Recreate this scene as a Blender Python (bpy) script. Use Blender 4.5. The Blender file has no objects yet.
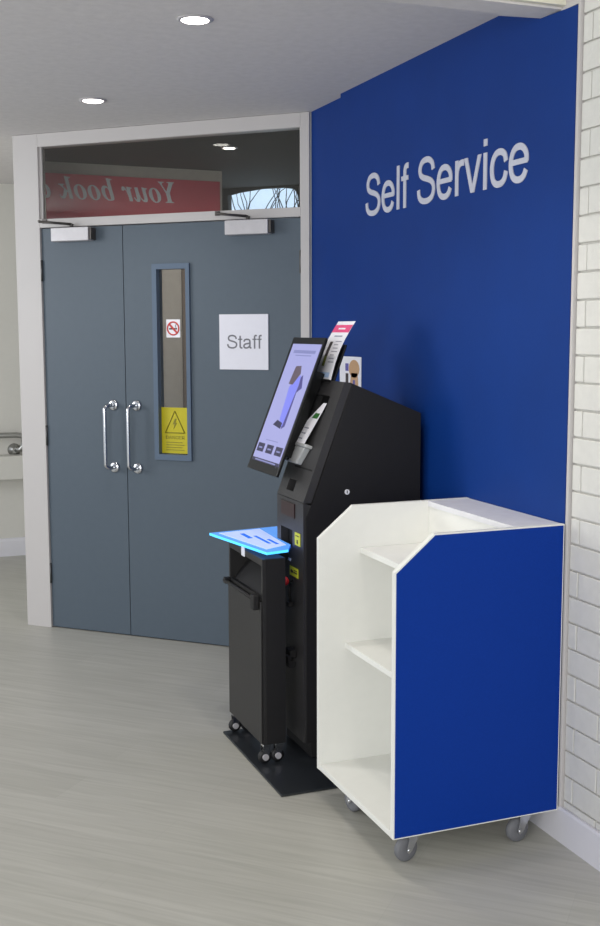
import bpy, bmesh, math, random, os
from mathutils import Vector, Matrix
random.seed(7)
S = bpy.context.scene
COL = S.collection

# ------------------------------------------------------------------ camera
F_PX, PITCH, ROLL, YAW, H = 1121.6, 0.11801, -0.002753, 0.37205, 1.49
cam_d = bpy.data.cameras.new('camera'); cam = bpy.data.objects.new('camera', cam_d); COL.objects.link(cam)
cam_d.sensor_fit = 'VERTICAL'; cam_d.sensor_height = 24.0; cam_d.lens = F_PX / 926 * 24.0
f0 = Vector((0, math.cos(PITCH), -math.sin(PITCH))); u0 = Vector((0, math.sin(PITCH), math.cos(PITCH))); x0 = Vector((1, 0, 0))
cx = math.cos(ROLL) * x0 + math.sin(ROLL) * u0; cu = -math.sin(ROLL) * x0 + math.cos(ROLL) * u0
RZ = Matrix.Rotation(-YAW, 3, 'Z')
m3 = Matrix((RZ @ cx, RZ @ cu, -(RZ @ f0))).transposed()
cam.matrix_world = Matrix.Translation((0, 0, H)) @ m3.to_4x4()
cam_d.clip_start = 0.05
S.camera = cam

# ------------------------------------------------------------------ light
W = bpy.data.worlds.new('world'); S.world = W; W.use_nodes = True
bg = W.node_tree.nodes['Background']; bg.inputs[0].default_value = (0.86, 0.93, 1.0, 1); bg.inputs[1].default_value = 0.44
def area(name, loc, target, sx, sy, energy, color):
    l = bpy.data.lights.new(name, 'AREA'); l.shape = 'RECTANGLE'; l.size = sx; l.size_y = sy; l.energy = energy; l.color = color
    o = bpy.data.objects.new(name, l); COL.objects.link(o); o.location = loc
    o.rotation_euler = (Vector(target) - Vector(loc)).to_track_quat('-Z', 'Y').to_euler(); return o
area('window_daylight', (-2.6, -1.4, 1.75), (1.3, 3.6, 0.7), 3.2, 1.8, 66, (1.0, 0.98, 0.95))
area('corridor_daylight', (-2.4, 5.6, 1.9), (1.4, 3.6, 0.9), 1.2, 1.2, 24, (0.95, 0.98, 1.0))
S.view_settings.view_transform = 'Standard'; S.view_settings.look = 'None'
S.view_settings.gamma = 1.0; S.view_settings.use_curve_mapping = False
S.view_settings.exposure = 0.97

# ------------------------------------------------------------------ materials
def srgb(r, g, b):
    def c(v):
        v /= 255.0
        return v / 12.92 if v <= 0.04045 else ((v + 0.055) / 1.055) ** 2.4
    return (c(r), c(g), c(b), 1)
def mat(name, rgb, rough=0.5, metal=0.0, emit=None, es=1.0, var=0.04, scale=30, bump=0.0, bscale=200, spec=0.5, coat=0.0):
    m = bpy.data.materials.new(name); m.use_nodes = True
    nt = m.node_tree; b = nt.nodes['Principled BSDF']
    b.inputs['Roughness'].default_value = rough; b.inputs['Metallic'].default_value = metal
    b.inputs['Specular IOR Level'].default_value = spec; b.inputs['Coat Weight'].default_value = coat
    c = srgb(*rgb)
    tc = nt.nodes.new('ShaderNodeTexCoord')
    n = nt.nodes.new('ShaderNodeTexNoise'); n.inputs['Scale'].default_value = scale; n.inputs['Detail'].default_value = 4
    nt.links.new(tc.outputs['Object'], n.inputs['Vector'])
    r = nt.nodes.new('ShaderNodeValToRGB')
    r.color_ramp.elements[0].position = 0.3; r.color_ramp.elements[1].position = 0.7
    r.color_ramp.elements[0].color = tuple(v * (1 - var) for v in c[:3]) + (1,)
    r.color_ramp.elements[1].color = tuple(min(1, v * (1 + var)) for v in c[:3]) + (1,)
    nt.links.new(n.outputs[0], r.inputs[0]); nt.links.new(r.outputs[0], b.inputs['Base Color'])
    if bump:
        n2 = nt.nodes.new('ShaderNodeTexNoise'); n2.inputs['Scale'].default_value = bscale
        nt.links.new(tc.outputs['Object'], n2.inputs['Vector'])
        bp = nt.nodes.new('ShaderNodeBump'); bp.inputs['Strength'].default_value = bump; bp.inputs['Distance'].default_value = 0.002
        nt.links.new(n2.outputs[0], bp.inputs['Height']); nt.links.new(bp.outputs[0], b.inputs['Normal'])
    if emit:
        b.inputs['Emission Color'].default_value = srgb(*emit); b.inputs['Emission Strength'].default_value = es / 1.96
    return m
M = {}
M['ceiling'] = mat('ceiling_paint', (218, 214, 213), 0.9, bump=0.25, bscale=90)
M['cream'] = mat('cream_paint', (236, 232, 212), 0.6)
M['white_wall'] = mat('white_wall_paint', (206, 204, 198), 0.8, var=0.01, bump=0.1)
M['frame_white'] = mat('frame_gloss_paint', (193, 189, 188), 0.45, var=0.008, scale=3)
M['door_blue'] = mat('door_blue_grey_paint', (79, 91, 103), 0.5, var=0.02, bump=0.1)
M['door_bead'] = mat('bead_blue_grey_paint', (84, 101, 122), 0.45, var=0.01)
M['gap'] = mat('dark_gap', (22, 24, 28), 0.9)
M['wall_blue'] = mat('wall_blue_paint', (2, 50, 124), 0.6, spec=0.2, var=0.05, scale=4, bump=0.15, bscale=120)
M['letters'] = mat('letter_vinyl', (192, 194, 208), 0.5)
M['brick'] = mat('painted_brick', (213, 212, 207), 0.6, bump=0.6, bscale=60, var=0.03)
M['mortar'] = mat('painted_mortar', (204, 202, 196), 0.8)
M['skirt'] = mat('skirting_paint', (214, 213, 220), 0.5, var=0.01)
M['trolley_white'] = mat('white_laminate', (236, 236, 231), 0.35, var=0.01)
M['trolley_edge'] = mat('edge_banding', (226, 226, 230), 0.4)
M['trolley_blue'] = mat('blue_laminate', (2, 52, 146), 0.55, spec=0.15, var=0.05, scale=200)
M['chrome'] = mat('polished_steel', (205, 207, 212), 0.18, 1.0)
M['satin'] = mat('satin_steel', (170, 170, 168), 0.35, 1.0)
M['closer'] = mat('silver_closer_cover', (196, 193, 196), 0.4, 0.25)
M['arm'] = mat('dark_bronze_arm', (92, 88, 86), 0.4, 0.6)
M['hinge'] = mat('hinge_steel', (98, 98, 98), 0.45, 0.8)
M['black'] = mat('black_powder_coat', (29, 28, 29), 0.55, spec=0.35, bump=0.5, bscale=500)
M['black_front'] = mat('dark_grey_front', (52, 51, 52), 0.4, bump=0.3, bscale=500)
M['bin_grey'] = mat('bin_dark_grey', (38, 37, 37), 0.45, bump=0.3, bscale=400)
M['gloss_black'] = mat('gloss_black', (12, 12, 13), 0.3, spec=0.3)
M['recess'] = mat('recess_black', (6, 6, 7), 0.8)
M['base'] = mat('base_steel', (40, 43, 47), 0.3)
M['rubber'] = mat('grey_rubber', (112, 113, 118), 0.6)
M['rubber_black'] = mat('black_rubber', (30, 30, 32), 0.5)
M['paper'] = mat('white_paper', (238, 238, 246), 0.5, var=0.01)
M['sign'] = mat('acrylic_sign_white', (226, 226, 236), 0.12, var=0.01)
M['sign_text'] = mat('sign_grey_text', (112, 112, 120), 0.5)
M['pink'] = mat('pink_print', (226, 78, 130), 0.5)
M['ink'] = mat('faint_grey_print', (150, 152, 170), 0.6)
M['ink_dark'] = mat('dark_print', (58, 48, 50), 0.6)
M['olive'] = mat('olive_print', (120, 128, 50), 0.6)
M['lightblue'] = mat('pale_blue_print', (178, 204, 240), 0.6)
M['green'] = mat('green_print', (50, 110, 52), 0.6)
M['yellow'] = mat('yellow_label', (205, 208, 50), 0.5)
M['sticker_yellow'] = mat('yellow_sticker', (190, 178, 20), 0.4)
M['sticker_ink'] = mat('olive_sticker_print', (128, 122, 28), 0.5)
M['red'] = mat('red_plastic', (216, 40, 50), 0.3)
M['red_ring'] = mat('red_print', (200, 60, 55), 0.5)
M['reader'] = mat('light_grey_plastic', (176, 178, 180), 0.35)
M['skin_print'] = mat('tan_print', (196, 158, 120), 0.6)
M['white_plastic'] = mat('white_plastic', (240, 240, 244), 0.4)
M['banner'] = mat('banner_red', (214, 96, 110), 0.7, var=0.08, scale=3)
M['banner_text'] = mat('banner_pale_text', (225, 232, 240), 0.7)
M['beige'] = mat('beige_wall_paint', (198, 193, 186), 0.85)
M['beige_dark'] = mat('brown_curtain', (128, 112, 98), 0.9)
M['room_dark'] = mat('staff_room_dimmed_grey', (84, 84, 80), 0.9)  # dim light of the staff room put into a dark base colour
M['bark'] = mat('bark', (60, 66, 70), 0.9)
M['sky'] = mat('window_sky', (200, 225, 255), 0.6, emit=(205, 228, 255), es=1.15)
M['lamp'] = mat('lamp_lens', (255, 250, 240), 0.4, emit=(255, 250, 242), es=9.0)
M['scanner_red'] = mat('scanner_window_red', (44, 18, 20), 0.3)
# lit display and edge-lit acrylic
M['scr_bg'] = mat('screen_lavender', (20, 20, 28), 0.3, emit=(166, 168, 222), es=1.0, var=0.0)
M['scr_dark'] = mat('screen_navy', (10, 10, 16), 0.3, emit=(48, 46, 78), es=1.0)
M['scr_brown'] = mat('screen_brown', (10, 10, 10), 0.3, emit=(98, 84, 96), es=1.0)
M['scr_blue'] = mat('screen_blue', (10, 10, 16), 0.3, emit=(132, 138, 244), es=1.0)
M['scr_purple'] = mat('screen_purple', (10, 10, 16), 0.3, emit=(78, 74, 140), es=1.0)
M['scr_faint'] = mat('screen_faint_text', (10, 10, 16), 0.3, emit=(134, 138, 190), es=1.0)
M['tray_top'] = mat('lit_acrylic_top', (60, 120, 200), 0.15, emit=(96, 160, 245), es=0.8)
M['tray_edge'] = mat('lit_acrylic_edge', (60, 160, 240), 0.2, emit=(80, 190, 255), es=1.5)
M['tray_side'] = mat('lit_acrylic_deep_blue', (20, 90, 200), 0.2, emit=(10, 105, 235), es=0.8)
M['tray_note'] = mat('paper_painted_glow', (190, 200, 235), 0.3, emit=(165, 190, 245), es=0.65)  # the sheet is no lamp; the shelf's glow on it is painted as emission

def glass(name, tint, rough=0.0, alpha=0.12):
    m = bpy.data.materials.new(name); m.use_nodes = True; nt = m.node_tree
    out = nt.nodes['Material Output']; b = nt.nodes['Principled BSDF']; nt.nodes.remove(b)
    t = nt.nodes.new('ShaderNodeBsdfTransparent'); t.inputs[0].default_value = srgb(*tint)
    g = nt.nodes.new('ShaderNodeBsdfGlossy'); g.inputs['Roughness'].default_value = 0.02
    fr = nt.nodes.new('ShaderNodeFresnel'); fr.inputs[0].default_value = 1.45
    mx = nt.nodes.new('ShaderNodeMixShader')
    nt.links.new(fr.outputs[0], mx.inputs[0]); nt.links.new(t.outputs[0], mx.inputs[1]); nt.links.new(g.outputs[0], mx.inputs[2])
    nt.links.new(mx.outputs[0], out.inputs[0]); return m
M['glass'] = glass('clear_glass', (238, 238, 236))

def floor_material():
    m = bpy.data.materials.new('grey_oak_vinyl'); m.use_nodes = True; nt = m.node_tree; b = nt.nodes['Principled BSDF']
    N = nt.nodes.new; L = nt.links.new
    tc = N('ShaderNodeTexCoord'); mp = N('ShaderNodeMapping'); mp.inputs['Rotation'].default_value[2] = math.radians(43.5)
    L(tc.outputs['Object'], mp.inputs[0])
    br = N('ShaderNodeTexBrick'); br.inputs['Scale'].default_value = 1.0
    br.inputs['Brick Width'].default_value = 1.2; br.inputs['Row Height'].default_value = 0.18
    br.inputs['Mortar Size'].default_value = 0.0006; br.inputs['Mortar Smooth'].default_value = 0.3
    br.offset = 0.37
    br.inputs['Color1'].default_value = srgb(183, 181, 175); br.inputs['Color2'].default_value = srgb(178, 176, 170)
    br.inputs['Mortar'].default_value = srgb(170, 168, 162)
    L(mp.outputs[0], br.inputs['Vector'])
    sc = N('ShaderNodeMapping'); sc.inputs['Scale'].default_value = (1.6, 30, 1); L(mp.outputs[0], sc.inputs[0])
    n = N('ShaderNodeTexNoise'); n.inputs['Scale'].default_value = 1.6; n.inputs['Detail'].default_value = 7; n.inputs['Distortion'].default_value = 0.9
    L(sc.outputs[0], n.inputs['Vector'])
    rp = N('ShaderNodeValToRGB'); rp.color_ramp.elements[0].position = 0.32; rp.color_ramp.elements[1].position = 0.66
    rp.color_ramp.elements[0].color = (0.90, 0.90, 0.885, 1); rp.color_ramp.elements[1].color = (1.05, 1.05, 1.04, 1)
    L(n.outputs[0], rp.inputs[0])
    mx = N('ShaderNodeMix'); mx.data_type = 'RGBA'; mx.blend_type = 'MULTIPLY'; mx.inputs[0].default_value = 1.0
    L(br.outputs[0], mx.inputs[6]); L(rp.outputs[0], mx.inputs[7])
    sc2 = N('ShaderNodeMapping'); sc2.inputs['Scale'].default_value = (0.8, 3, 1); L(mp.outputs[0], sc2.inputs[0])
    n2 = N('ShaderNodeTexNoise'); n2.inputs['Scale'].default_value = 2.0; n2.inputs['Detail'].default_value = 3; L(sc2.outputs[0], n2.inputs['Vector'])
    rp2 = N('ShaderNodeValToRGB'); rp2.color_ramp.elements[0].color = (0.90, 0.91, 0.89, 1); rp2.color_ramp.elements[1].color = (1.05, 1.05, 1.05, 1)
    L(n2.outputs[0], rp2.inputs[0])
    mx2 = N('ShaderNodeMix'); mx2.data_type = 'RGBA'; mx2.blend_type = 'MULTIPLY'; mx2.inputs[0].default_value = 1.0
    L(mx.outputs[2], mx2.inputs[6]); L(rp2.outputs[0], mx2.inputs[7]); L(mx2.outputs[2], b.inputs['Base Color'])
    b.inputs['Roughness'].default_value = 0.42
    bp = N('ShaderNodeBump'); bp.inputs['Strength'].default_value = 0.12; bp.inputs['Distance'].default_value = 0.002
    L(n.outputs[0], bp.inputs['Height']); L(bp.outputs[0], b.inputs['Normal'])
    return m
M['floor'] = floor_material()

# ------------------------------------------------------------------ mesh helpers
class MB:
    def __init__(s): s.bm = bmesh.new(); s.mi = 0
    def _mark(s, faces, sm=False):
        for f in faces: f.material_index = s.mi; f.smooth = sm
    def poly(s, pts):
        f = s.bm.faces.new([s.bm.verts.new(p) for p in pts]); s._mark([f]); return f
    def hexa(s, P, bevel=0.0):            # P: 8 pts, bottom 4 ccw then top 4 ccw
        v = [s.bm.verts.new(p) for p in P]
        fs = [s.bm.faces.new([v[i] for i in q]) for q in ((3,2,1,0),(4,5,6,7),(0,1,5,4),(1,2,6,5),(2,3,7,6),(3,0,4,7))]
        s._mark(fs)
        if bevel:
            es = list({e for f in fs for e in f.edges})
            r = bmesh.ops.bevel(s.bm, geom=es, offset=bevel, segments=2, profile=0.5, affect='EDGES', clamp_overlap=True)
            s._mark(r['faces'])
        return s
    def box(s, a, b, bevel=0.0):
        (x0,y0,z0),(x1,y1,z1) = a, b
        x0,x1 = min(x0,x1),max(x0,x1); y0,y1 = min(y0,y1),max(y0,y1); z0,z1 = min(z0,z1),max(z0,z1)
        return s.hexa([(x0,y0,z0),(x1,y0,z0),(x1,y1,z0),(x0,y1,z0),(x0,y0,z1),(x1,y0,z1),(x1,y1,z1),(x0,y1,z1)], bevel)
    def prism(s, pts, fn, a0, a1, bevel=0.0, cap_index=None):   # pts 2D, fn(p,q,a)->xyz
        A = [s.bm.verts.new(fn(p, q, a0)) for p, q in pts]; B = [s.bm.verts.new(fn(p, q, a1)) for p, q in pts]
        n = len(pts); c = [s.bm.faces.new(A), s.bm.faces.new(B[::-1])]
        w = [s.bm.faces.new([A[i], B[i], B[(i+1)%n], A[(i+1)%n]]) for i in range(n)]
        s._mark(c + w); 
        if cap_index is not None: c[0].material_index = cap_index
        if bevel:
            r = bmesh.ops.bevel(s.bm, geom=list({e for f in c + w for e in f.edges}), offset=bevel, segments=2, profile=0.5, affect='EDGES', clamp_overlap=True)
            s._mark(r['faces'])
        return s
    def tube(s, pts, r, n=12, cap=True):
        pts = [Vector(p) for p in pts]; rs = r if isinstance(r, (list, tuple)) else [r] * len(pts)
        rings = []; ref = None
        for i, p in enumerate(pts):
            t = (pts[min(i+1, len(pts)-1)] - pts[max(i-1, 0)]).normalized()
            if ref is None: ref = t.orthogonal().normalized()
            ref = (ref - t * ref.dot(t)).normalized(); b = t.cross(ref)
            rings.append([s.bm.verts.new(p + rs[i] * (math.cos(2*math.pi*k/n) * ref + math.sin(2*math.pi*k/n) * b)) for k in range(n)])
        for a, b2 in zip(rings, rings[1:]):
            for k in range(n): s._mark([s.bm.faces.new([a[k], a[(k+1)%n], b2[(k+1)%n], b2[k]])], True)
        if cap: s._mark([s.bm.faces.new(rings[0][::-1]), s.bm.faces.new(rings[-1])])
        return s
    def cyl(s, a, b, r, n=24): return s.tube([a, b], r, n)
    def lathe(s, o, axis, prof, n=24):     # prof: (radius, along) list
        o = Vector(o); t = Vector(axis).normalized(); u = t.orthogonal().normalized(); w = t.cross(u)
        rings = [[s.bm.verts.new(o + t * h + max(r, 1e-4) * (math.cos(2*math.pi*k/n) * u + math.sin(2*math.pi*k/n) * w)) for k in range(n)] for r, h in prof]
        for a, b2 in zip(rings, rings[1:]):
            for k in range(n): s._mark([s.bm.faces.new([a[k], a[(k+1)%n], b2[(k+1)%n], b2[k]])], True)
        s._mark([s.bm.faces.new(rings[0][::-1]), s.bm.faces.new(rings[-1])]); return s
    def torus(s, o, axis, R, r, n=28, m=10):
        o = Vector(o); t = Vector(axis).normalized(); u = t.orthogonal().normalized(); w = t.cross(u); g = []
        for i in range(n):
            d = math.cos(2*math.pi*i/n) * u + math.sin(2*math.pi*i/n) * w
            g.append([s.bm.verts.new(o + d * (R + r*math.cos(2*math.pi*k/m)) + t * r*math.sin(2*math.pi*k/m)) for k in range(m)])
        for i in range(n):
            for k in range(m): s._mark([s.bm.faces.new([g[i][k], g[(i+1)%n][k], g[(i+1)%n][(k+1)%m], g[i][(k+1)%m]])], True)
        return s
    def plate(s, us, vs, holes, fn, t):    # slab with rectangular holes; fn(u,v,d)->xyz
        us = sorted(set(us + [h[0] for h in holes] + [h[1] for h in holes])); vs = sorted(set(vs + [h[2] for h in holes] + [h[3] for h in holes]))
        def solid(i, j):
            if not (0 <= i < len(us)-1 and 0 <= j < len(vs)-1): return False
            cu, cv = (us[i]+us[i+1])/2, (vs[j]+vs[j+1])/2
            return not any(h[0] < cu < h[1] and h[2] < cv < h[3] for h in holes)
        V = {}
        def v(i, j, k):
            if (i, j, k) not in V: V[i, j, k] = s.bm.verts.new(fn(us[i], vs[j], k * t))
            return V[i, j, k]
        fs = []
        for i in range(len(us)-1):
            for j in range(len(vs)-1):
                if not solid(i, j): continue
                fs.append(s.bm.faces.new([v(i,j,0), v(i+1,j,0), v(i+1,j+1,0), v(i,j+1,0)]))
                fs.append(s.bm.faces.new([v(i,j,1), v(i,j+1,1), v(i+1,j+1,1), v(i+1,j,1)]))
                for (di, dj, a, b) in ((-1,0,(i,j+1),(i,j)), (1,0,(i+1,j),(i+1,j+1)), (0,-1,(i,j),(i+1,j)), (0,1,(i+1,j+1),(i,j+1))):
                    if not solid(i+di, j+dj): fs.append(s.bm.faces.new([v(*a,0), v(*a,1), v(*b,1), v(*b,0)]))
        s._mark(fs); return s

def obj(name, mb, mats, parent=None, origin=None, matrix=None):
    bm = mb.bm
    if matrix is not None: bm.transform(matrix)
    if origin is None:
        if parent is None:
            xs = [v.co.x for v in bm.verts]; ys = [v.co.y for v in bm.verts]; zs = [v.co.z for v in bm.verts]
            origin = ((min(xs)+max(xs))/2, (min(ys)+max(ys))/2, min(zs))
        else: origin = parent.get('_o', (0, 0, 0))
    o = Vector(origin)
    bmesh.ops.translate(bm, verts=bm.verts, vec=-o)
    bmesh.ops.recalc_face_normals(bm, faces=bm.faces)
    me = bpy.data.meshes.new(name); bm.to_mesh(me); bm.free()
    for m in (mats if isinstance(mats, (list, tuple)) else [mats]): me.materials.append(M[m])
    ob = bpy.data.objects.new(name, me); COL.objects.link(ob)
    if parent is not None: ob.parent = parent; ob['_o'] = tuple(o)
    else: ob.location = o; ob['_o'] = tuple(o)
    return ob
def empty(name, loc, label, cat, group=None):
    e = bpy.data.objects.new(name, None); COL.objects.link(e); e.location = loc; e.empty_display_size = 0.1
    e['_o'] = tuple(loc); return tag(e, label, cat, group)
def tag(o, label=None, cat=None, group=None, kind=None):
    if label: o['label'] = label
    if cat: o['category'] = cat
    if group: o['group'] = group
    if kind: o['kind'] = kind
    return o
def struct(name, mb, mats, label=None, cat=None, matrix=None, parent=None):
    return tag(obj(name, mb, mats, parent, matrix=matrix), label, cat, kind='structure')

# fonts that ship with Blender itself, built-in font if missing
def font(fn):
    try:
        p = os.path.join(bpy.utils.system_resource('DATAFILES', path='fonts'), fn)
        return bpy.data.fonts.load(p)
    except Exception: return None
INTER = font('Inter.woff2'); MATHF = font('Noto Sans Math Regular.woff2') or font('NotoSansMath-Regular.woff2')
def text_bm(mb, body, w, h, fn, depth=0.002, fnt=None, off=0.0, shear=0.0, capref=None):
    """text fitted into w x h, mapped with fn(u,v,d)"""
    c = bpy.data.curves.new('t', 'FONT'); c.body = body; c.offset = off; c.shear = shear; c.resolution_u = 4
    if fnt: c.font = fnt
    o = bpy.data.objects.new('t', c); COL.objects.link(o)
    bpy.context.view_layer.update()
    me = bpy.data.meshes.new_from_object(o.evaluated_get(bpy.context.evaluated_depsgraph_get()))
    bpy.data.objects.remove(o); bpy.data.curves.remove(c)
    if not me.vertices: return mb
    xs = [v.co.x for v in me.vertices]; ys = [v.co.y for v in me.vertices]
    x0, x1, y0, y1 = min(xs), max(xs), min(ys), max(ys)
    b2 = bmesh.new(); b2.from_mesh(me); bpy.data.meshes.remove(me)
    bmesh.ops.remove_doubles(b2, verts=b2.verts, dist=1e-5)
    r = bmesh.ops.extrude_face_region(b2, geom=list(b2.faces))
    for v in r['geom']:
        if isinstance(v, bmesh.types.BMVert): v.co.z = 1.0
    V = {}
    for v in b2.verts: V[v] = mb.bm.verts.new(fn((v.co.x-x0)/(x1-x0)*w, (v.co.y-y0)/(y1-y0)*h, v.co.z*depth))
    for f in b2.faces:
        try: nf = mb.bm.faces.new([V[v] for v in f.verts]); nf.material_index = mb.mi
        except ValueError: pass
    b2.free(); return mb

# plain grotesque letters drawn as strokes; unit = cap height
GL = {
 'S': (0.93, [(1, 1, [(.80,.70),(.755,.84),(.63,.925),(.455,.95),(.27,.905),(.175,.78),(.205,.65),(.33,.575),(.50,.53),(.68,.475),(.80,.385),(.825,.26),(.76,.13),(.62,.06),(.46,.045),(.27,.075),(.145,.17),(.11,.32)])]),
 'e': (0.774, [(0, .82, [(.11,.385),(.70,.385)]), (1, 1, [(.665,.36),(.655,.50),(.585,.60),(.49,.655),(.385,.67),(.27,.65),(.175,.575),(.125,.47),(.11,.36),(.125,.245),(.18,.135),(.27,.07),(.39,.045),(.50,.06),(.59,.12),(.645,.215)])]),
 'l': (0.31, [(0, 1, [(.155,0),(.155,1)])]),
 'i': (0.31, [(0, 1, [(.155,0),(.155,.73)]), (0, 1, [(.155,.86),(.155,1)])]),
 'f': (0.387, [(1, 1, [(.19,0),(.19,.3),(.19,.60),(.19,.80),(.205,.89),(.26,.94),(.37,.945)]), (0, .8, [(.02,.675),(.36,.675)])]),
 'r': (0.464, [(0, 1, [(.155,0),(.155,.73)]), (1, 1, [(.155,.40),(.175,.53),(.24,.62),(.33,.66),(.45,.66)])]),
 'v': (0.696, [(2, 1, [(0.0,.73),(.14,.73),(.35,.15),(.56,.73),(.69,.73),(.42,0),(.28,0)])]),
 'c': (0.696, [(1, 1, [(.63,.46),(.585,.59),(.49,.655),(.37,.67),(.26,.645),(.165,.565),(.115,.45),(.105,.35),(.12,.24),(.17,.13),(.26,.065),(.37,.045),(.49,.065),(.585,.14),(.635,.275)])]),
 't': (0.387, [(1, 1, [(.19,.93),(.19,.6),(.19,.3),(.19,.16),(.215,.075),(.29,.05),(.37,.058)]), (0, .8, [(.02,.675),(.36,.675)])]),
 'a': (0.774, [(1, 1, [(.12,.50),(.155,.60),(.25,.66),(.37,.67),(.50,.65),(.575,.58),(.59,.47),(.59,.30),(.59,.14),(.62,.06),(.71,.05)]), (1, 1, [(.59,.41),(.48,.375),(.30,.345),(.17,.30),(.11,.20),(.135,.09),(.24,.045),(.36,.05),(.49,.11),(.58,.22)])]),
 ' ': (0.387, [])}
def stroke(mb, path, w, fn, depth, smooth):
    P = [Vector(p) for p in path]
    if smooth:
        Q = []
        for i in range(len(P)-1):
            p0, p1, p2, p3 = P[max(i-1,0)], P[i], P[i+1], P[min(i+2,len(P)-1)]
            for k in range(5):
                t = k/5; Q.append(0.5*((2*p1)+(p2-p0)*t+(2*p0-5*p1+4*p2-p3)*t*t+(3*p1-p0-3*p2+p3)*t**3))
        P = Q + [P[-1]]
    L = []
    for i, p in enumerate(P):
        d = (P[min(i+1,len(P)-1)]-P[max(i-1,0)]).normalized(); n = Vector((-d.y, d.x))*w/2
        L.append([mb.bm.verts.new(fn(q.x, q.y, z)) for q, z in ((p+n,0),(p-n,0),(p-n,depth),(p+n,depth))])
    for a, b in zip(L, L[1:]):
        for k in range(4): f = mb.bm.faces.new([a[k], a[(k+1)%4], b[(k+1)%4], b[k]]); f.material_index = mb.mi
    for q in (L[0][::-1], L[-1]): f = mb.bm.faces.new(q); f.material_index = mb.mi
def lettering(mb, body, cap, fn, depth, w=0.13):
    x = 0
    for ch in body:
        adv, parts = GL[ch]
        for j, (kind, ww, path) in enumerate(parts):
            g = lambda u, v, d, x=x, e=0.00004*j: fn((x + u)*cap, v*cap, d + (e if d else 0))
            if kind == 2: mb.prism(path, lambda p, q, a_: g(p, q, a_), depth, 0)
            else: stroke(mb, path, w*ww, g, depth, kind == 1)
        x += adv
    return mb

# ------------------------------------------------------------------ frames
D0 = Vector((0.848, 5.619, 0)); TD = math.radians(-46.49)
UX = Vector((-math.sin(TD), -math.cos(TD), 0)); UY = Vector((math.cos(TD), -math.sin(TD), 0))   # right along the door wall, away from camera
DM = Matrix((( UX.x, UY.x, 0, D0.x), (UX.y, UY.y, 0, D0.y), (0, 0, 1, 0), (0, 0, 0, 1)))
def dw(x, y, z=0): return tuple(DM @ Vector((x, y, z)))
CZ = 2.43          # ceiling height

# ------------------------------------------------------------------ structure
b = MB(); b.box((-3.0, -1.2, -0.05), (1.95, 8.2, 0)); struct('floor', b, 'floor')
b = MB(); b.prism([(2.736, 2.366), (2.833, 2.366), (3.06, CZ), (8.2, CZ), (8.2, CZ+0.1), (2.736, CZ+0.1)], lambda p, q, a: (a, p, q), -3.0, 1.95)
struct('ceiling', b, 'ceiling')
b = MB(); b.box((-3.0, 2.716, 2.372), (1.856, 2.736, 2.95), 0.002); struct('trim_fascia', b, 'cream')
b = MB(); b.box((-3.0, -1.2, 2.95), (1.95, 2.74, 3.05)); struct('ceiling_front', b, 'ceiling')
# wall behind the kiosk: recessed strip by the door frame, then the projecting blue panel
b = MB(); b.box((1.872, 4.2, 0), (1.95, 4.66, CZ)); struct('wall_corner', b, 'wall_blue')
b = MB(); b.mi = 0
b.prism([(2.655, 0), (4.262, 0), (4.262, CZ), (3.06, CZ), (2.833, 2.366), (2.655, 2.358)], lambda p, q, a: (a, p, q), 1.842, 1.95)
struct('wall_right', b, 'wall_blue')
b = MB(); b.box((1.843, 2.643, 0.0), (1.95, 2.6549, 2.95), 0.003)
b.box((1.846, 2.655, 2.362), (1.95, 2.74, 2.95)); struct('trim_corner', b, 'frame_white')
# painted brick wall
b = MB(); b.box((1.862, -1.2, 0), (1.95, 2.643, 2.95)); b.mi = 1
z0, ch = 0.126, 0.076
k = -1
while True:
    za = z0 + ch * k + 0.0025; zb = za + ch - 0.005
    if za > 2.93: break
    y = 2.642; L0 = 0.045 if k % 2 == 0 else 0.155
    while y > -1.2:
        y2 = max(y - L0 + 0.006, -1.2); L0 = 0.225
        e = random.uniform(-0.001, 0.001)
        b.box((1.8535 + e*0.5, y2, max(za, 0.0) + random.uniform(-.0008, .0008)), (1.863, y, min(zb, 2.949)), 0.0028)
        y = y2 - 0.004
    k += 1
struct('wall_brick', b, ['mortar', 'brick'])
b = MB(); b.prism([(0, 0), (0.0, 0.098), (0.004, 0.106), (0.014, 0.106), (0.014, 0)], lambda p, q, a: (1.8405 + p * 0.8, a, q), -1.2, 2.69)
b.box((1.8402, 2.687, 0), (1.8425, 2.692, 0.10)); b.box((1.8410, 2.692, 0), (1.842, 4.26, 0.095))
struct('baseboard_right', b, 'skirt')

# door surround and transom
b = MB()
b.box((-0.145, -0.012, 0), (-0.002, 0.05, CZ - 0.001), 0.002)
b.box((1.363, -0.012, 0), (1.405, 0.05, CZ - 0.001), 0.002)
b.box((-0.002, -0.012, 2.367), (1.363, 0.05, CZ - 0.001), 0.002)
b.box((-0.002, -0.012, 1.985), (1.363, 0.05, 2.026), 0.002)
b.box((-0.002, 0.0, 2.026), (0.012, 0.022, 2.367)); b.box((1.356, 0.0, 2.026), (1.363, 0.022, 2.367))
struct('trim_1', b, 'frame_white', 'cream painted door surround with a transom over the grey doors', 'door frame', matrix=DM)
b = MB(); b.box((1.405, 0.002, 0), (1.46, 0.08, CZ - 0.001)); struct('trim_2', b, 'reader', matrix=DM)
b = MB(); b.box((0.012, 0.010, 2.026), (1.356, 0.016, 2.367)); struct('window_1', b, 'glass', 'clear transom pane over the grey double doors', 'window', matrix=DM)

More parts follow.
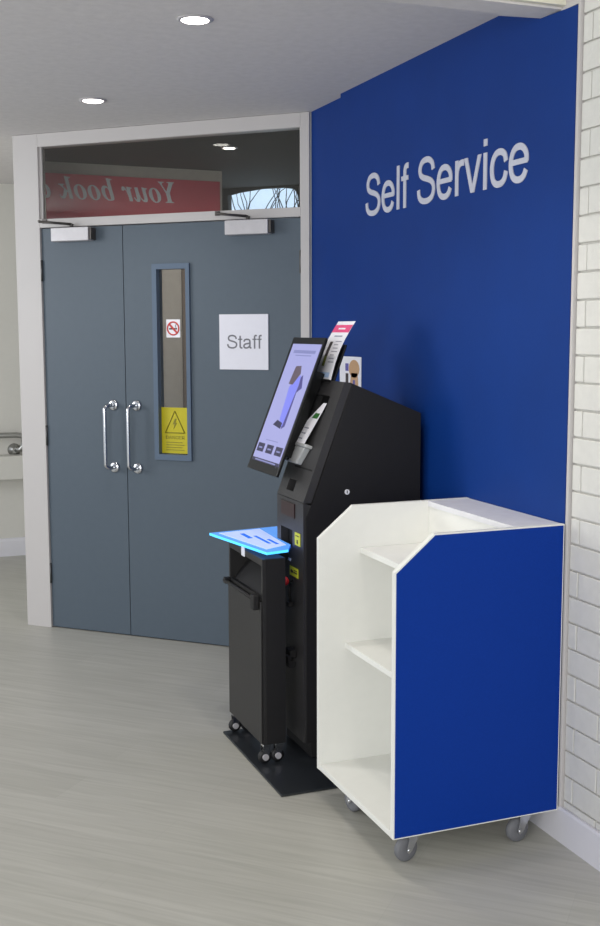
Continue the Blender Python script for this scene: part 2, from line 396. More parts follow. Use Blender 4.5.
def door(name, x0, x1, label, hole=None):
    e = bpy.data.objects.new(name, None); COL.objects.link(e); e.matrix_world = DM
    tag(e, label, 'door', kind='structure')
    b = MB(); b.plate([x0, x1], [0.006, 1.981], [hole] if hole else [], lambda u, v, d: (u, d, v), 0.044)
    leaf = obj('door_panel', b, 'door_blue', e)
    return e
d1 = door('door_1', 0.0, 0.4515, 'narrow blue-grey door leaf on the left of the double doors')
d2 = door('door_2', 0.4555, 1.361, 'wide blue-grey door leaf with a tall narrow vision panel', (0.634, 0.790, 0.905, 1.775))
b = MB(); b.box((0.4515, 0.02, 0.006), (0.4555, 0.05, 1.98)); b.box((0, 0.012, 0), (1.361, 0.05, 0.006)); struct('trim_3', b, 'gap', matrix=DM)
# vision panel bead and pane
b = MB(); b.plate([0.612, 0.808], [0.880, 1.798], [(0.636, 0.788, 0.907, 1.773)], lambda u, v, d: (u, -0.012 + d, v), 0.056)
obj('vision_panel_frame', b, 'door_bead', d2)
b = MB(); b.box((0.636, 0.019, 0.907), (0.788, 0.025, 1.773)); obj('vision_panel_pane', b, 'glass', d2)
def pull(parent, x):
    b = MB(); za, zb, p = 0.832, 1.134, -0.062
    pts = [(x + 0.012, 0.0, za)]
    for i in range(7):
        a = math.pi/2 * i/6; pts.append((x + 0.012 - 0.014*math.sin(a)*0.9, p + 0.022 - 0.022*math.sin(a) if i else p*0.6, za + 0.022*(1 - math.cos(a))))
    pts2 = [(q[0], q[1], zb + za - q[2]) for q in pts[::-1]]
    b.tube(pts + pts2, 0.0095, 14)
    h = obj('door_handle', b, 'chrome', parent)
    for z in (za, zb):
        r = MB(); r.lathe((x + 0.012, 0, z), (0, -1, 0), [(0.026, 0), (0.026, 0.005), (0.022, 0.009), (0.012, 0.010)])
        obj('handle_rose', r, 'chrome', h)
pull(d1, 0.372); pull(d2, 0.500)
def closer(parent, x0, x1, ax):
    b = MB(); b.box((x0, -0.052, 1.914), (x1, 0, 1.978), 0.003); c = obj('door_closer', b, 'closer', parent)
    b = MB(); b.box((x1 + 0.0005, -0.045, 1.918), (x1 + 0.012, 0, 1.974), 0.002); obj('closer_end_cap', b, 'arm', c)
    b = MB(); b.tube([((x0+x1)/2 + 0.0, -0.03, 1.978), ((x0+x1)/2, -0.03, 1.994)], 0.009, 10)
    b.hexa([((x0+x1)/2 + q[0], -0.03 + q[1], 1.99 + q[2]) for q in ((-.008,-.008,0),(.008,-.008,0),(.008,.008,0),(-.008,.008,0),(-.008,-.008,.005),(.008,-.008,.005),(.008,.008,.005),(-.008,.008,.005))])
    xm = (x0+x1)/2
    b.tube([(xm, -0.03, 1.994), (ax + 0.06, -0.15, 1.999), ], 0.006, 8); b.tube([(ax + 0.06, -0.15, 2.002), (ax, -0.012, 2.012)], 0.005, 8)
    b.box((ax - 0.012, -0.02, 2.004), (ax + 0.012, -0.012, 2.024), 0.001)
    obj('closer_arm', b, 'arm', c)
closer(d1, 0.088, 0.296, 0.03); closer(d2, 1.012, 1.222, 0.96)
def hinge(parent, x, z):
    b = MB(); b.cyl((x, -0.006, z - 0.05), (x, -0.006, z + 0.05), 0.006, 10); b.box((x - 0.010, -0.004, z - 0.05), (x + 0.004, 0.0, z + 0.05)); obj('hinge', b, 'hinge', parent)
for z in (1.78, 0.975, 0.28): hinge(d1, -0.001, z)
hinge(d2, 1.363, 1.79)

# staff room behind the doors
def wall(name, p, q, z0, z1, t, m):
    (ax, ay), (bx, by) = p, q; dx, dy = bx-ax, by-ay; L = math.hypot(dx, dy); nx, ny = -dy/L*t, dx/L*t
    b = MB(); b.prism([(ax, ay), (bx, by), (bx+nx, by+ny), (ax+nx, ay+ny)], lambda p_, q_, a: dw(p_, q_, a), z0, z1); return struct(name, b, m)
wall('wall_staff_room', (-0.50, 0.619), (0.285, 1.415), 0, CZ, 0.06, 'beige')
wall('wall_staff_room_back', (-0.9, 2.16), (2.0, 2.16), 0, 1.55, 0.05, 'beige')
wall('wall_staff_room_end', (2.0, 2.2), (1.62, 0.1), 0, CZ, 0.05, 'beige')
b = MB()
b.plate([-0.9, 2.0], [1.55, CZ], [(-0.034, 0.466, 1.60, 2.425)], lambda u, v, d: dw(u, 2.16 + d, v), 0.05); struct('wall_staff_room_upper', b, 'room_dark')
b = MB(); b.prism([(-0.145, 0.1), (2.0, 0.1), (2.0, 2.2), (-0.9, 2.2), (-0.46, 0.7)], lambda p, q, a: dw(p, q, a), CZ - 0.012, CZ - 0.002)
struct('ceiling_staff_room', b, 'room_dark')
# arched head of the staff room window
b = MB()
arch = [(-0.04, 2.428), (0.47, 2.428), (0.47, 2.30), (0.462, 2.35), (0.452, 2.375), (0.43, 2.393), (0.36, 2.404), (0.21, 2.404), (0.05, 2.388), (-0.034, 2.372), (-0.04, 2.33)]
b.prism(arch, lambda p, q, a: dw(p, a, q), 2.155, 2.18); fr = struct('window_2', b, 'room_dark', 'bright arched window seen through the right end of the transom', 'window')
b = MB(); b.box((-1.2, 2.60, 1.5), (0.9, 2.61, 2.9)); struct('window_2_sky', b, 'sky', 'pale bright sky outside the staff room window', 'sky', matrix=DM)
b = MB()
random.seed(11)
for i in range(34):
    x = random.uniform(-0.1, 0.55); z = 2.0; a = random.uniform(-0.5, 0.5); pts = [(x, 2.45 + random.uniform(-.03, .03), z)]
    for j in range(7):
        a += random.uniform(-0.45, 0.45); x += 0.09*math.sin(a); z += 0.09*math.cos(a); pts.append((x, pts[0][1], z))
    b.tube(pts, [0.006*(1 - j/9) for j in range(len(pts))], 5)
tag(obj('bare_tree', b, 'bark', matrix=DM), 'bare branches against the bright sky behind the transom glass', 'tree')
b = MB(); b.hexa([dw(*(Vector((-0.44, 0.68)) + Vector((0.7006, 0.7136))*u + Vector((0.7136, -0.7006))*d), z) for z in (0.1, 1.94) for (u, d) in ((0.775,0.001),(0.84,0.001),(0.84,0.02),(0.775,0.02))]); struct('trim_4', b, 'beige_dark')
# banner on the staff room wall
BA, BB = Vector((-0.44, 0.68)), Vector((0.271, 1.405)); bd = (BB - BA).normalized(); bn = Vector((bd.y, -bd.x)); BL = (BB - BA).length
def bw(u, v, d): q = BA + bd*u + bn*(0.012 + d); return dw(q.x, q.y, v)
b = MB(); b.hexa([bw(u, v, d) for v in (1.95, 2.355) for (u, d) in ((-0.05,0),(BL,0),(BL,-0.006),(-0.05,-0.006))])
b.mi = 1
YB, HT = 2.218, 0.14
if MATHF: text_bm(b, '\U0001D480\U0001D490\U0001D496\U0001D493 \U0001D483\U0001D490\U0001D490\U0001D48C \U0001D484', 0.775, 0.125, lambda u, v, d: bw(-0.02 + 0.755 - u, YB + v, 0.001 + d*0.5), fnt=MATHF, depth=0.002)
else: text_bm(b, 'Your book c', 0.775, 0.125, lambda u, v, d: bw(-0.02 + 0.755 - u, YB + v, 0.001 + d*0.5), fnt=INTER, shear=0.25, depth=0.002)
tag(obj('banner', b, ['banner', 'banner_text']), 'red banner with pale back-to-front lettering behind the transom glass', 'banner')
# downlight bulb light helper
def downlight(name, x, y, z, label, energy, r=0.042, grp='round recessed ceiling downlights', cone=120):
    e = empty(name, (x, y, z), label, 'ceiling light', grp)
    b = MB(); b.lathe((x, y, z), (0, 0, -1), [(r+0.014, 0), (r+0.014, 0.003), (r+0.004, 0.006), (r, 0.004), (r, 0)], 32); obj('bezel', b, 'closer', e)
    b = MB(); b.lathe((x, y, z - 0.0045), (0, 0, -1), [(r, 0), (r*0.9, 0.002), (0.001, 0.0025)], 32); obj('lamp_lens', b, 'lamp', e)
    l = bpy.data.lights.new('downlight_bulb', 'SPOT'); l.energy = energy; l.spot_size = math.radians(cone); l.spot_blend = 0.8; l.shadow_soft_size = 0.05; l.color = (1, 0.93, 0.84)
    o = bpy.data.objects.new('downlight_bulb', l); COL.objects.link(o); o.parent = e; o.location = (0, 0, -0.03)
downlight('ceiling_downlight', 0.995, 3.418, CZ, 'lit round downlight nearer the camera, to the right of its twin', 9)
downlight('ceiling_downlight', 0.938, 4.73, CZ, 'lit round downlight farther left, nearer the doors', 9)
downlight('ceiling_downlight', 1.25, 2.785, 2.366, 'lit round downlight above the white trolley', 10)
p = dw(0.70, 0.654); downlight('ceiling_downlight', p[0], p[1], CZ - 0.012, 'lit downlight showing through the transom glass', 15, 0.03, cone=172)

# corridor left of the doors
b = MB(); b.box((-3.0, 7.56, 0), (1.05, 7.62, CZ)); struct('wall_back', b, 'white_wall')
b = MB(); b.prism([(0.762, 5.735), (0.80, 5.72), (1.09, 7.56), (1.035, 7.56)], lambda p, q, a: (p, q, a), 0, CZ); struct('wall_partition', b, 'white_wall')
b = MB(); b.prism([(0, 0), (0, 0.10), (0.008, 0.115), (0.018, 0.12), (0.018, 0)], lambda p, q, a: (a, 7.542 + p, q), -3.0, 1.03); struct('baseboard_back', b, 'skirt')
b = MB()
yr = 7.50
b.tube([(-0.6, yr, 0.812), (0.93, yr, 0.812), (0.965, yr, 0.806), (0.978, yr, 0.785), (0.975, yr+0.0, 0.74), (0.955, yr+0.01, 0.715), (0.925, yr+0.025, 0.71)], 0.018, 12)
hr = tag(obj('handrail', b, 'satin'), 'brushed steel handrail on the white wall left of the doors', 'handrail')
b = MB(); b.lathe((0.92, 7.56, 0.71), (0, -1, 0), [(0.042, 0), (0.042, 0.008), (0.03, 0.014), (0.018, 0.05)]); obj('wall_bracket', b, 'satin', hr)
b = MB(); b.box((0.60, 7.44, 0.525), (1.0, 7.56, 0.68), 0.006); tag(obj('wall_box', b, 'white_wall'), 'pale grey box on the wall under the steel handrail', 'box')

# ------------------------------------------------------------------ signs
b = MB(); lettering(b, 'Self Service', 0.1545, lambda u, v, d: (1.842 - 0.0005 - d, 4.018 - u, 1.923 + v), 0.003)
tag(obj('wall_lettering', b, 'letters'), 'pale grey words Self Service on the blue wall', 'lettering')
b = MB(); b.box((0.957, -0.005, 1.311), (1.202, -0.0005, 1.562), 0.001); b.mi = 1
lettering(b, 'Staff', 0.062, lambda u, v, d: (0.993 + u, -0.0052 - d, 1.407 + v), 0.0008, w=0.115)
tag(obj('staff_sign', b, ['sign', 'sign_text'], matrix=DM), 'square white sign reading Staff on the wide door leaf', 'sign')
b = MB(); b.box((0.679, 0.031, 1.457), (0.752, 0.0335, 1.541)); b.mi = 1
b.torus((0.7155, 0.0305, 1.499), (0, 1, 0), 0.030, 0.0035)
b.hexa([(0.7155 + a, y, 1.499 + c) for y in (0.028, 0.0305) for a, c in ((-.024,.018),(-.018,.024),(.024,-.018),(.018,-.024))]); b.mi = 2
b.box((0.695, 0.0295, 1.494), (0.728, 0.031, 1.501)); b.box((0.730, 0.0295, 1.494), (0.736, 0.031, 1.501)); b.tube([(0.731, 0.030, 1.503), (0.727, 0.030, 1.511), (0.733, 0.030, 1.519)], 0.0015, 6)
b.bm.transform(Matrix.Translation((-0.009, -0.0145, 0)))
tag(obj('no_smoking_sticker', b, ['paper', 'red_ring', 'ink_dark'], matrix=DM), 'small square no smoking sticker on the door glass', 'sticker')
b = MB(); b.box((0.652, 0.031, 0.910), (0.796, 0.0335, 1.128)); b.mi = 1
tri = [Vector((0.7235, 1.112)), Vector((0.672, 1.008)), Vector((0.775, 1.008))]
for i in range(3):
    p, q = tri[i], tri[(i+1) % 3]; b.tube([(p.x, 0.030, p.y), (q.x, 0.030, q.y)], 0.0024, 6)
b.prism([(0.724,1.075),(0.712,1.048),(0.722,1.050),(0.716,1.026),(0.734,1.056),(0.724,1.054),(0.732,1.075)], lambda p, q, a: (p, a, q), 0.029, 0.031)
text_bm(b, 'DANGER', 0.10, 0.016, lambda u, v, d: (0.674 + u, 0.0308 - d, 0.978 + v), fnt=INTER, depth=0.001)
for i in range(4): b.box((0.676, 0.0298, 0.925 + 0.012*i), (0.772 - 0.01*(i % 2), 0.031, 0.928 + 0.012*i))
b.bm.transform(Matrix.Translation((-0.0155, -0.0145, 0)))
tag(obj('warning_sticker', b, ['sticker_yellow', 'sticker_ink'], matrix=DM), 'yellow triangle warning sticker at the bottom of the door glass', 'sticker')
# postcard on the blue wall
def pw(u, v, d): return (1.8415 - d, 4.262 - u, v)
b = MB(); b.hexa([pw(u, v, d) for v in (1.225, 1.383) for (u, d) in ((0,0),(0.213,0),(0.213,0.0012),(0,0.0012))]); b.mi = 1
b.prism([(0.10+0.052*math.cos(t)*1.0+0.045, 1.335+0.036*math.sin(t)) for t in [i*math.pi/8 for i in range(16)]], lambda p, q, a: pw(p, q, a), 0.0014, 0.002)
b.prism([(0.10, 1.25), (0.19, 1.25), (0.178, 1.318), (0.118, 1.318)], lambda p, q, a: pw(p, q, a), 0.0014, 0.002); b.mi = 2
b.box((1.8394, 4.262-0.088, 1.25), (1.8401, 4.262-0.062, 1.315)); b.mi = 3
b.box((1.8394, 4.262-0.155, 1.262), (1.8398, 4.262-0.135, 1.29)); b.box((1.8392, 4.262-0.09, 1.325), (1.8401, 4.262-0.06, 1.355))
tag(obj('picture_card', b, ['paper', 'skin_print', 'ink_dark', 'scr_purple']), 'small white picture card on the blue wall behind the kiosk', 'card')

# ------------------------------------------------------------------ kiosk
YN, YF = 3.478, 3.737
K = empty('self_service_kiosk', (1.58, 3.6, 0), 'black self service kiosk with a tilted screen against the blue wall', 'kiosk')
b = MB(); b.box((1.195, 3.235, 0), (1.60, 3.86, 0.008), 0.003)
for (x, y) in ((1.45, 3.30), (1.45, 3.40)): b.lathe((x, y, 0.008), (0, 0, 1), [(0.008, 0), (0.008, 0.002), (0.004, 0.003)], 12)
obj('base_plate', b, 'base', K)
A0 = Vector((1.37, 0.91)); A1 = Vector((1.521, 1.315)); AE = (A1 - A0).normalized(); AN = Vector((-AE.y, AE.x))   # outward normal of the slope (left/up)
SL = (A1 - A0).length
def sl(y, e, d=0.0):  # point on sloping front: y across, e up the slope, d outward
    q = A0 + AE*e + AN*d; return (q.x, y, q.y)
b = MB()
prof = [(1.40, 0.012), (1.40, 0.905), (1.548, 1.298), (1.805, 1.194), (1.805, 0.012)]
b.prism(prof, lambda p, q, a: (p, a, q), YN + 0.006, YF - 0.006, 0.0); obj('body', b, 'black', K)
sp = [(1.378, 0.07), (1.378, 0.86), (1.404, 0.91), (1.549, 1.308), (1.81, 1.202), (1.81, 0.07)]
for ya, yb in ((YN, YN + 0.008), (YF - 0.008, YF)):
    b = MB(); b.prism(sp, lambda p, q, a: (p, a, q), ya, yb, 0.0015); s_ = obj('side_panel', b, 'black', K)
b = MB(); b.prism([(1.545, 1.302), (1.81, 1.195), (1.812, 1.202), (1.548, 1.311)], lambda p, q, a: (p, a, q), YN + 0.008, YF - 0.008, 0.001); obj('top_panel', b, 'black', K)
# fronts with real openings
b = MB()
b.plate([YN + 0.004, YF], [0.0, SL], [(3.562, 3.688, 0.318, 0.378), (3.60, 3.668, 0.025, 0.065)], lambda u, v, d: sl(u, v, -d), 0.028)
b.prism([(A1.x, A1.y), (1.546, 1.312), (1.546, 1.285), (A1.x + 0.01, 1.285)], lambda p, q, a: (p, a, q), YN + 0.006, YF)
obj('sloping_front', b, 'black_front', K)
b = MB(); b.plate([YN + 0.004, YF], [0.07, 0.908], [(3.585, 3.70, 0.735, 0.80)], lambda u, v, d: (1.37 + d, u, v), 0.028)
obj('column_front', b, 'black_front', K)
b = MB(); b.hexa([sl(y, e, d) for e in (0.31, 0.385) for (y, d) in ((3.555,-0.029),(3.695,-0.029),(3.695,-0.0305),(3.555,-0.0305))]); obj('slot_lining', b, 'recess', K)
b = MB(); b.hexa([sl(y, e, d) for e in (0.02, 0.07) for (y, d) in ((3.595,-0.029),(3.673,-0.029),(3.673,-0.0305),(3.595,-0.0305))]); obj('scanner_lining', b, 'recess', K)
b = MB(); b.box((1.3985, 3.58, 0.73), (1.3995, 3.705, 0.805)); obj('dispenser_lining', b, 'recess', K)
b = MB(); b.hexa([(1.3665 if d else 1.3695, y, z) for z in (0.845, 0.895) for (y, d) in ((3.56,1),(3.69,1),(3.69,0),(3.56,0))]); tag(obj('scanner_window', b, 'scanner_red', K), 'dark red scanner window')
b = MB(); b.cyl((1.529, YN - 0.003, 0.94), (1.529, YN, 0.94), 0.009, 20); b.mi = 1; b.box((1.5275, YN - 0.0034, 0.935), (1.5305, YN - 0.003, 0.945)); tag(obj('side_lock', b, ['white_plastic', 'recess'], K), 'small pale round lock')
def lab(y0, y1, z0, z1, m, glyph=None):
    b = MB(); b.box((1.3680, y0, z0), (1.3695, y1, z1)); b.mi = 1
    if glyph == 'arrow':
        yc = (y0+y1)/2; b.prism([(yc-0.008, z0+0.012), (yc+0.008, z0+0.012), (yc, z0+0.004)], lambda p, q, a: (a, p, q), 1.3672, 1.3681); b.box((1.3672, yc-0.005, z0+0.012), (1.3681, yc+0.005, z0+0.02))
        b.box((1.3672, y0+0.008, z1-0.012), (1.3681, y1-0.008, z1-0.009))
    if glyph == 'left':
        zc = (z0+z1)/2; b.prism([(y1-0.008, zc), (y1-0.022, zc+0.008), (y1-0.022, zc-0.008)], lambda p, q, a: (a, p, q), 1.3672, 1.3681); b.box((1.3672, y1-0.034, zc-0.004), (1.3681, y1-0.022, zc+0.004))
        b.box((1.3672, y0+0.008, zc-0.003), (1.3681, y1-0.04, zc+0.001)); b.box((1.3672, y0+0.008, zc+0.005), (1.3681, y1-0.042, zc+0.008))
    return b
tag(obj('label', lab(3.508, 3.558, 0.755, 0.799, M and 'yellow', 'arrow'), ['yellow', 'ink_dark'], K), 'upper yellow label')
tag(obj('label', lab(3.528, 3.608, 0.640, 0.672, 'yellow', 'left'), ['yellow', 'ink_dark'], K), 'lower yellow label')
tag(obj('label', lab(3.600, 3.648, 0.688, 0.698, 'paper'), ['paper', 'ink_dark'], K), 'small white label')
b = MB(); b.cyl((1.3695, 3.583, 0.623), (1.350, 3.583, 0.623), 0.005, 10); b.mi = 1
b.lathe((1.352, 3.583, 0.623), (-1, 0, 0), [(0.006, -0.002), (0.013, 0.002), (0.016, 0.009), (0.013, 0.017), (0.006, 0.021), (0.001, 0.022)], 20); tag(obj('pull_knob', b, ['black', 'red'], K), 'red ball knob')
b = MB(); b.tube([(1.364, 3.595, 0.61), (1.360, 3.59, 0.57), (1.362, 3.585, 0.545)], 0.004, 8); b.box((1.350, 3.572, 0.53), (1.369, 3.60, 0.548), 0.003); obj('latch', b, 'black', K)
b = MB(); b.box((1.345, 3.545, 0.355), (1.3695, 3.60, 0.385), 0.004); b.box((1.335, 3.545, 0.325), (1.352, 3.575, 0.365), 0.004); b.cyl((1.348, 3.54, 0.335), (1.348, 3.552, 0.335), 0.013, 16); obj('cable_hook', b, 'black', K)
# edge-lit reader shelf
ts = [(1.245, 3.500), (1.330, 3.520), (1.369, 3.600), (1.369, 3.745), (1.46, 3.76), (1.46, 3.965), (1.172, 3.925)]
b = MB(); n = len(ts); zt = 0.747; th = 0.009
A = [b.bm.verts.new((x, y, zt)) for x, y in ts]; B = [b.bm.verts.new((x, y, zt - th)) for x, y in ts]
ftop = b.bm.faces.new(A); b.bm.faces.new(B[::-1])
ftop.material_index = 0
for i in range(n):
    f = b.bm.faces.new([A[i], B[i], B[(i+1) % n], A[(i+1) % n]]); f.material_index = 1 if i in (0, 6, 5) else 2
sh = tag(obj('reader_shelf', b, ['tray_top', 'tray_edge', 'tray_side'], K), 'glowing blue acrylic shelf')
b = MB(); b.hexa([(x, y, z) for z in (zt, zt + 0.001) for (x, y) in ((1.262, 3.55), (1.352, 3.60), (1.372, 3.935), (1.202, 3.905))])
b.mi = 1
b.prism([(1.268, 3.76), (1.285, 3.76), (1.285, 3.86), (1.268, 3.86)], lambda p, q, a: (p, q, a), zt + 0.001, zt + 0.0015)
b.prism([(1.30, 3.64), (1.312, 3.64), (1.312, 3.80), (1.30, 3.80)], lambda p, q, a: (p, q, a), zt + 0.001, zt + 0.0015)
b.prism([(1.322, 3.62), (1.334, 3.62), (1.334, 3.72), (1.322, 3.72)], lambda p, q, a: (p, q, a), zt + 0.001, zt + 0.0015)
tag(obj('shelf_notice', b, ['tray_note', 'tray_side'], sh), 'white printed sheet')
b = MB(); b.box((1.30, 3.62, 0.690), (1.369, 3.72, 0.733), 0.002); obj('shelf_bracket', b, 'black', K)

# tilted monitor
MB0, MB1 = Vector((1.316, 0.987)), Vector((1.503, 1.464)); ME = (MB1 - MB0).normalized(); MN = Vector((-ME.y, ME.x)); ML = (MB1 - MB0).length
MY0, MY1 = 3.603, 3.914
def mo(u, v, d=0.0):   # u from far (left edge in photo) to near, v up, d outward
    q = MB0 + ME*v + MN*d; return (q.x, MY1 - u, q.y)
MW = MY1 - MY0
b = MB(); b.hexa([mo(u, v, d) for v in (0, ML) for (u, d) in ((0,0),(MW,0),(MW,-0.012),(0,-0.012))], 0.003)
b.hexa([mo(u, v, d) for v in (0.08, 0.40) for (u, d) in ((0.05,-0.012),(MW-0.055,-0.012),(MW-0.055,-0.066),(0.05,-0.066))], 0.003)
mon = obj('monitor', b, 'gloss_black', K)
SU0, SU1, SV0, SV1 = 0.026, 0.302, 0.034, 0.486
def R(b, u0, u1, v0, v1, d, mi):
    b.mi = mi; b.hexa([mo(u, v, dd) for v in (v0, v1) for (u, dd) in ((u0,d),(u1,d),(u1,d-0.0006),(u0,d-0.0006))])
def Pg(b, pts, d, mi):
    b.mi = mi; b.prism(pts, lambda p, q, a: mo(p, q, a), d, d - 0.0004)
b = MB(); R(b, SU0, SU1, SV0, SV1, 0.0012, 0)
R(b, 0.06, 0.27, 0.450, 0.462, 0.0018, 4); R(b, 0.09, 0.24, 0.440, 0.444, 0.0018, 4)
Pg(b, [(0.226, 0.305), (0.262, 0.322), (0.232, 0.370), (0.218, 0.362), (0.224, 0.330), (0.204, 0.189), (0.196, 0.186), (0.204, 0.166), (0.230, 0.178)], 0.0018, 5)
Pg(b, [(0.141, 0.321), (0.181, 0.357), (0.214, 0.368), (0.222, 0.330), (0.206, 0.178), (0.186, 0.169), (0.160, 0.204)], 0.0021, 3)
Pg(b, [(0.135, 0.392), (0.140, 0.401), (0.188, 0.403), (0.206, 0.374), (0.165, 0.331), (0.125, 0.333)], 0.0024, 2)
Pg(b, [(0.144, 0.196), (0.115, 0.176), (0.197, 0.166), (0.198, 0.188)], 0.0027, 1)
R(b, 0.10, 0.22, 0.116, 0.119, 0.0018, 4)
for i in range(3):
    u = 0.040 + 0.092*i; R(b, u, u + 0.066, 0.070, 0.102, 0.0018, 1); R(b, u + 0.014, u + 0.050, 0.082, 0.088, 0.0022, 4)
R(b, SU0, SU1, SV0, SV0 + 0.012, 0.0018, 1); R(b, 0.06, 0.27, SV0 + 0.003, SV0 + 0.008, 0.0022, 4)
tag(obj('screen', b, ['scr_bg', 'scr_dark', 'scr_brown', 'scr_blue', 'scr_faint', 'scr_purple'], mon), 'lit lavender touch screen')
# card reader
b = MB()
def rd(y0, y1, e0, e1, d0, d1, sk): return [sl(y + (sk if e == e0 else 0), e, d) for e in (e0, e1) for (y, d) in ((y0,d1),(y1,d1),(y1,d0),(y0,d0))]
b.hexa(rd(3.572, 3.690, 0.120, 0.182, 0.0, 0.024, 0.032), 0.004)
b.mi = 1; b.hexa(rd(3.652, 3.666, 0.124, 0.170, 0.018, 0.0248, 0.026))
b.mi = 0; b.hexa(rd(3.560, 3.700, 0.182, 0.194, 0.0, 0.027, 0.0), 0.003)
obj('card_reader', b, ['reader', 'recess'], K)
b = MB(); b.hexa([sl(y, e, d) for e in (0.110, 0.116) for (y, d) in ((3.50,0.0012),(3.66,0.0012),(3.66,0.0),(3.50,0.0))]); obj('card_slot', b, 'recess', K)

# leaning paper slip from the slot
b = MB(); rows = []
for i in range(9):
    t = i / 8; e = 0.350 - 0.162*t; d = 0.002 + 0.024*t; yc = 3.578 + 0.080*t; hw = 0.014 + 0.060*t**0.9
    rows.append((e, d, yc - hw, yc + hw))
def strip(b, lo, hi, k0, k1, off):
    vs = [[b.bm.verts.new(sl(r[2] + (r[3]-r[2])*a, r[0], r[1] + off)) for a in (lo, hi)] for r in rows[k0:k1+1]]
    for p, q in zip(vs, vs[1:]): f = b.bm.faces.new([p[0], p[1], q[1], q[0]]); f.material_index = b.mi; f.smooth = True
strip(b, 0, 1, 0, 8, 0.0); strip(b, 0, 1, 0, 8, -0.0006); b.mi = 1; strip(b, 0.12, 0.75, 2, 3, 0.0008); b.mi = 2
strip(b, 0.25, 0.6, 4, 4, 0.0008)
for k in (5, 6, 7):
    r = rows[k]; y0, y1 = r[2] + (r[3]-r[2])*0.3, r[2] + (r[3]-r[2])*0.7
    b.hexa([sl(y, e, d) for e in (r[0], r[0]+0.004) for (y, d) in ((y0, r[1]+0.0012), (y1, r[1]+0.0012), (y1, r[1]+0.0006), (y0, r[1]+0.0006))])
tag(obj('paper_slip', b, ['paper', 'green', 'ink']), 'white paper slip with a green mark hanging from the kiosk slot', 'paper')

# leaflet and its holder on top of the kiosk
LB0, LB1 = Vector((1.519, 1.3165)), Vector((1.613, 1.520))
LE = (LB1 - LB0).normalized(); LN = Vector((-LE.y, LE.x)); LL = (LB1 - LB0).length
LS = 3.748
def le(u, v, d=0.0):
    q = LB0 + LE*v + LN*(d + 0.012*math.sin(math.pi*min(max(v/LL, 0), 1))); return (q.x, LS - u, q.y)
b = MB(); NV = 10
def curved(b, u0, u1, v0, v1, d, t=0.0008, n=NV):
    r = [[b.bm.verts.new(le(u, v0 + (v1-v0)*i/n, dd)) for u, dd in ((u0,d),(u1,d),(u1,d-t),(u0,d-t))] for i in range(n+1)]
    for p, q in zip(r, r[1:]):
        for k in range(4): f = b.bm.faces.new([p[k], p[(k+1)%4], q[(k+1)%4], q[k]]); f.material_index = b.mi
    for q in (r[0][::-1], r[-1]): f = b.bm.faces.new(q); f.material_index = b.mi
W_ = 0.150
curved(b, 0.0, W_, 0.0, LL, 0.0)
b.mi = 1; curved(b, 0.0005, W_ - 0.0005, 0.178, 0.209, 0.0007, 0.0005, 4)
b.mi = 2; curved(b, 0.045, 0.115, 0.160, 0.165, 0.0008, 0.0004, 2)
b.mi = 0; curved(b, 0.045, 0.105, 0.190, 0.196, 0.0012, 0.0004, 2); b.mi = 2
for i in range(7): curved(b, 0.082, 0.132 - 0.008*(i % 3), 0.062 + 0.013*i, 0.065 + 0.013*i, 0.0008, 0.0004, 1)
b.mi = 3; curved(b, 0.036, 0.060, 0.085, 0.140, 0.0008, 0.0004, 4); b.mi = 4; curved(b, 0.036, 0.058, 0.048, 0.085, 0.0008, 0.0004, 4)
b.mi = 5; curved(b, 0.01, 0.125, 0.008, 0.026, 0.0008, 0.0004, 2)
tag(obj('leaflet', b, ['paper', 'pink', 'ink', 'ink_dark', 'olive', 'lightblue']), 'upright white leaflet with a pink band on top of the kiosk', 'leaflet')
b = MB(); b.hexa([le(u, v, d) for v in (-0.006, 0.135) for (u, d) in ((0.02,-0.008),(0.158,-0.008),(0.158,-0.016),(0.02,-0.016))], 0.003)
b.hexa([le(u, v, d) for v in (-0.008, 0.0) for (u, d) in ((0.0,0.008),(0.15,0.008),(0.15,-0.016),(0.0,-0.016))], 0.001)
tag(obj('leaflet_holder', b, 'gloss_black'), 'black leaflet holder behind the pink-topped leaflet on the kiosk', 'leaflet holder')

# ------------------------------------------------------------------ returns bin
BN = empty('returns_bin', (1.29, 3.67, 0.008), 'dark grey wheeled bin with an open slot under the glowing blue shelf', 'bin')
bx0, bx1, by0, by1, bz0, bz1 = 1.226, 1.308, 3.492, 3.860, 0.078, 0.725
b = MB()
b.plate([by0, by1], [bz0, bz1], [(by0 + 0.012, by1 - 0.012, 0.592, 0.703)], lambda u, v, d: (bx0 + d, u, v), 0.012)
b.box((bx0 + 0.012, by1 - 0.01, bz0), (bx1, by1, bz1)); b.box((bx1 - 0.01, by0 + 0.01, bz0), (bx1, by1 - 0.01, bz1))
b.box((bx0 + 0.012, by0 + 0.01, bz0), (bx1 - 0.01, by1 - 0.01, bz0 + 0.01)); b.box((bx0 + 0.012, by0 + 0.01, bz1 - 0.01), (bx1 - 0.01, by1 - 0.01, bz1))
obj('bin_body', b, 'bin_grey', BN)
b = MB(); b.box((bx0 + 0.0125, by0, bz0), (bx1, by0 + 0.0095, bz1)); obj('side_panel', b, 'black', BN)
b = MB(); b.prism([(bx0 + 0.012, 0.585), (bx1 - 0.012, 0.655), (bx1 - 0.012, 0.645), (bx0 + 0.012, 0.575)], lambda p, q, a: (p, a, q), by0 + 0.011, by1 - 0.011); obj('chute', b, 'black', BN)
b = MB(); b.box((bx0 - 0.006, by0 + 0.004, bz0 + 0.003), (bx0 - 0.0005, by1 - 0.004, 0.578), 0.002); dr = obj('bin_door', b, 'bin_grey', BN)
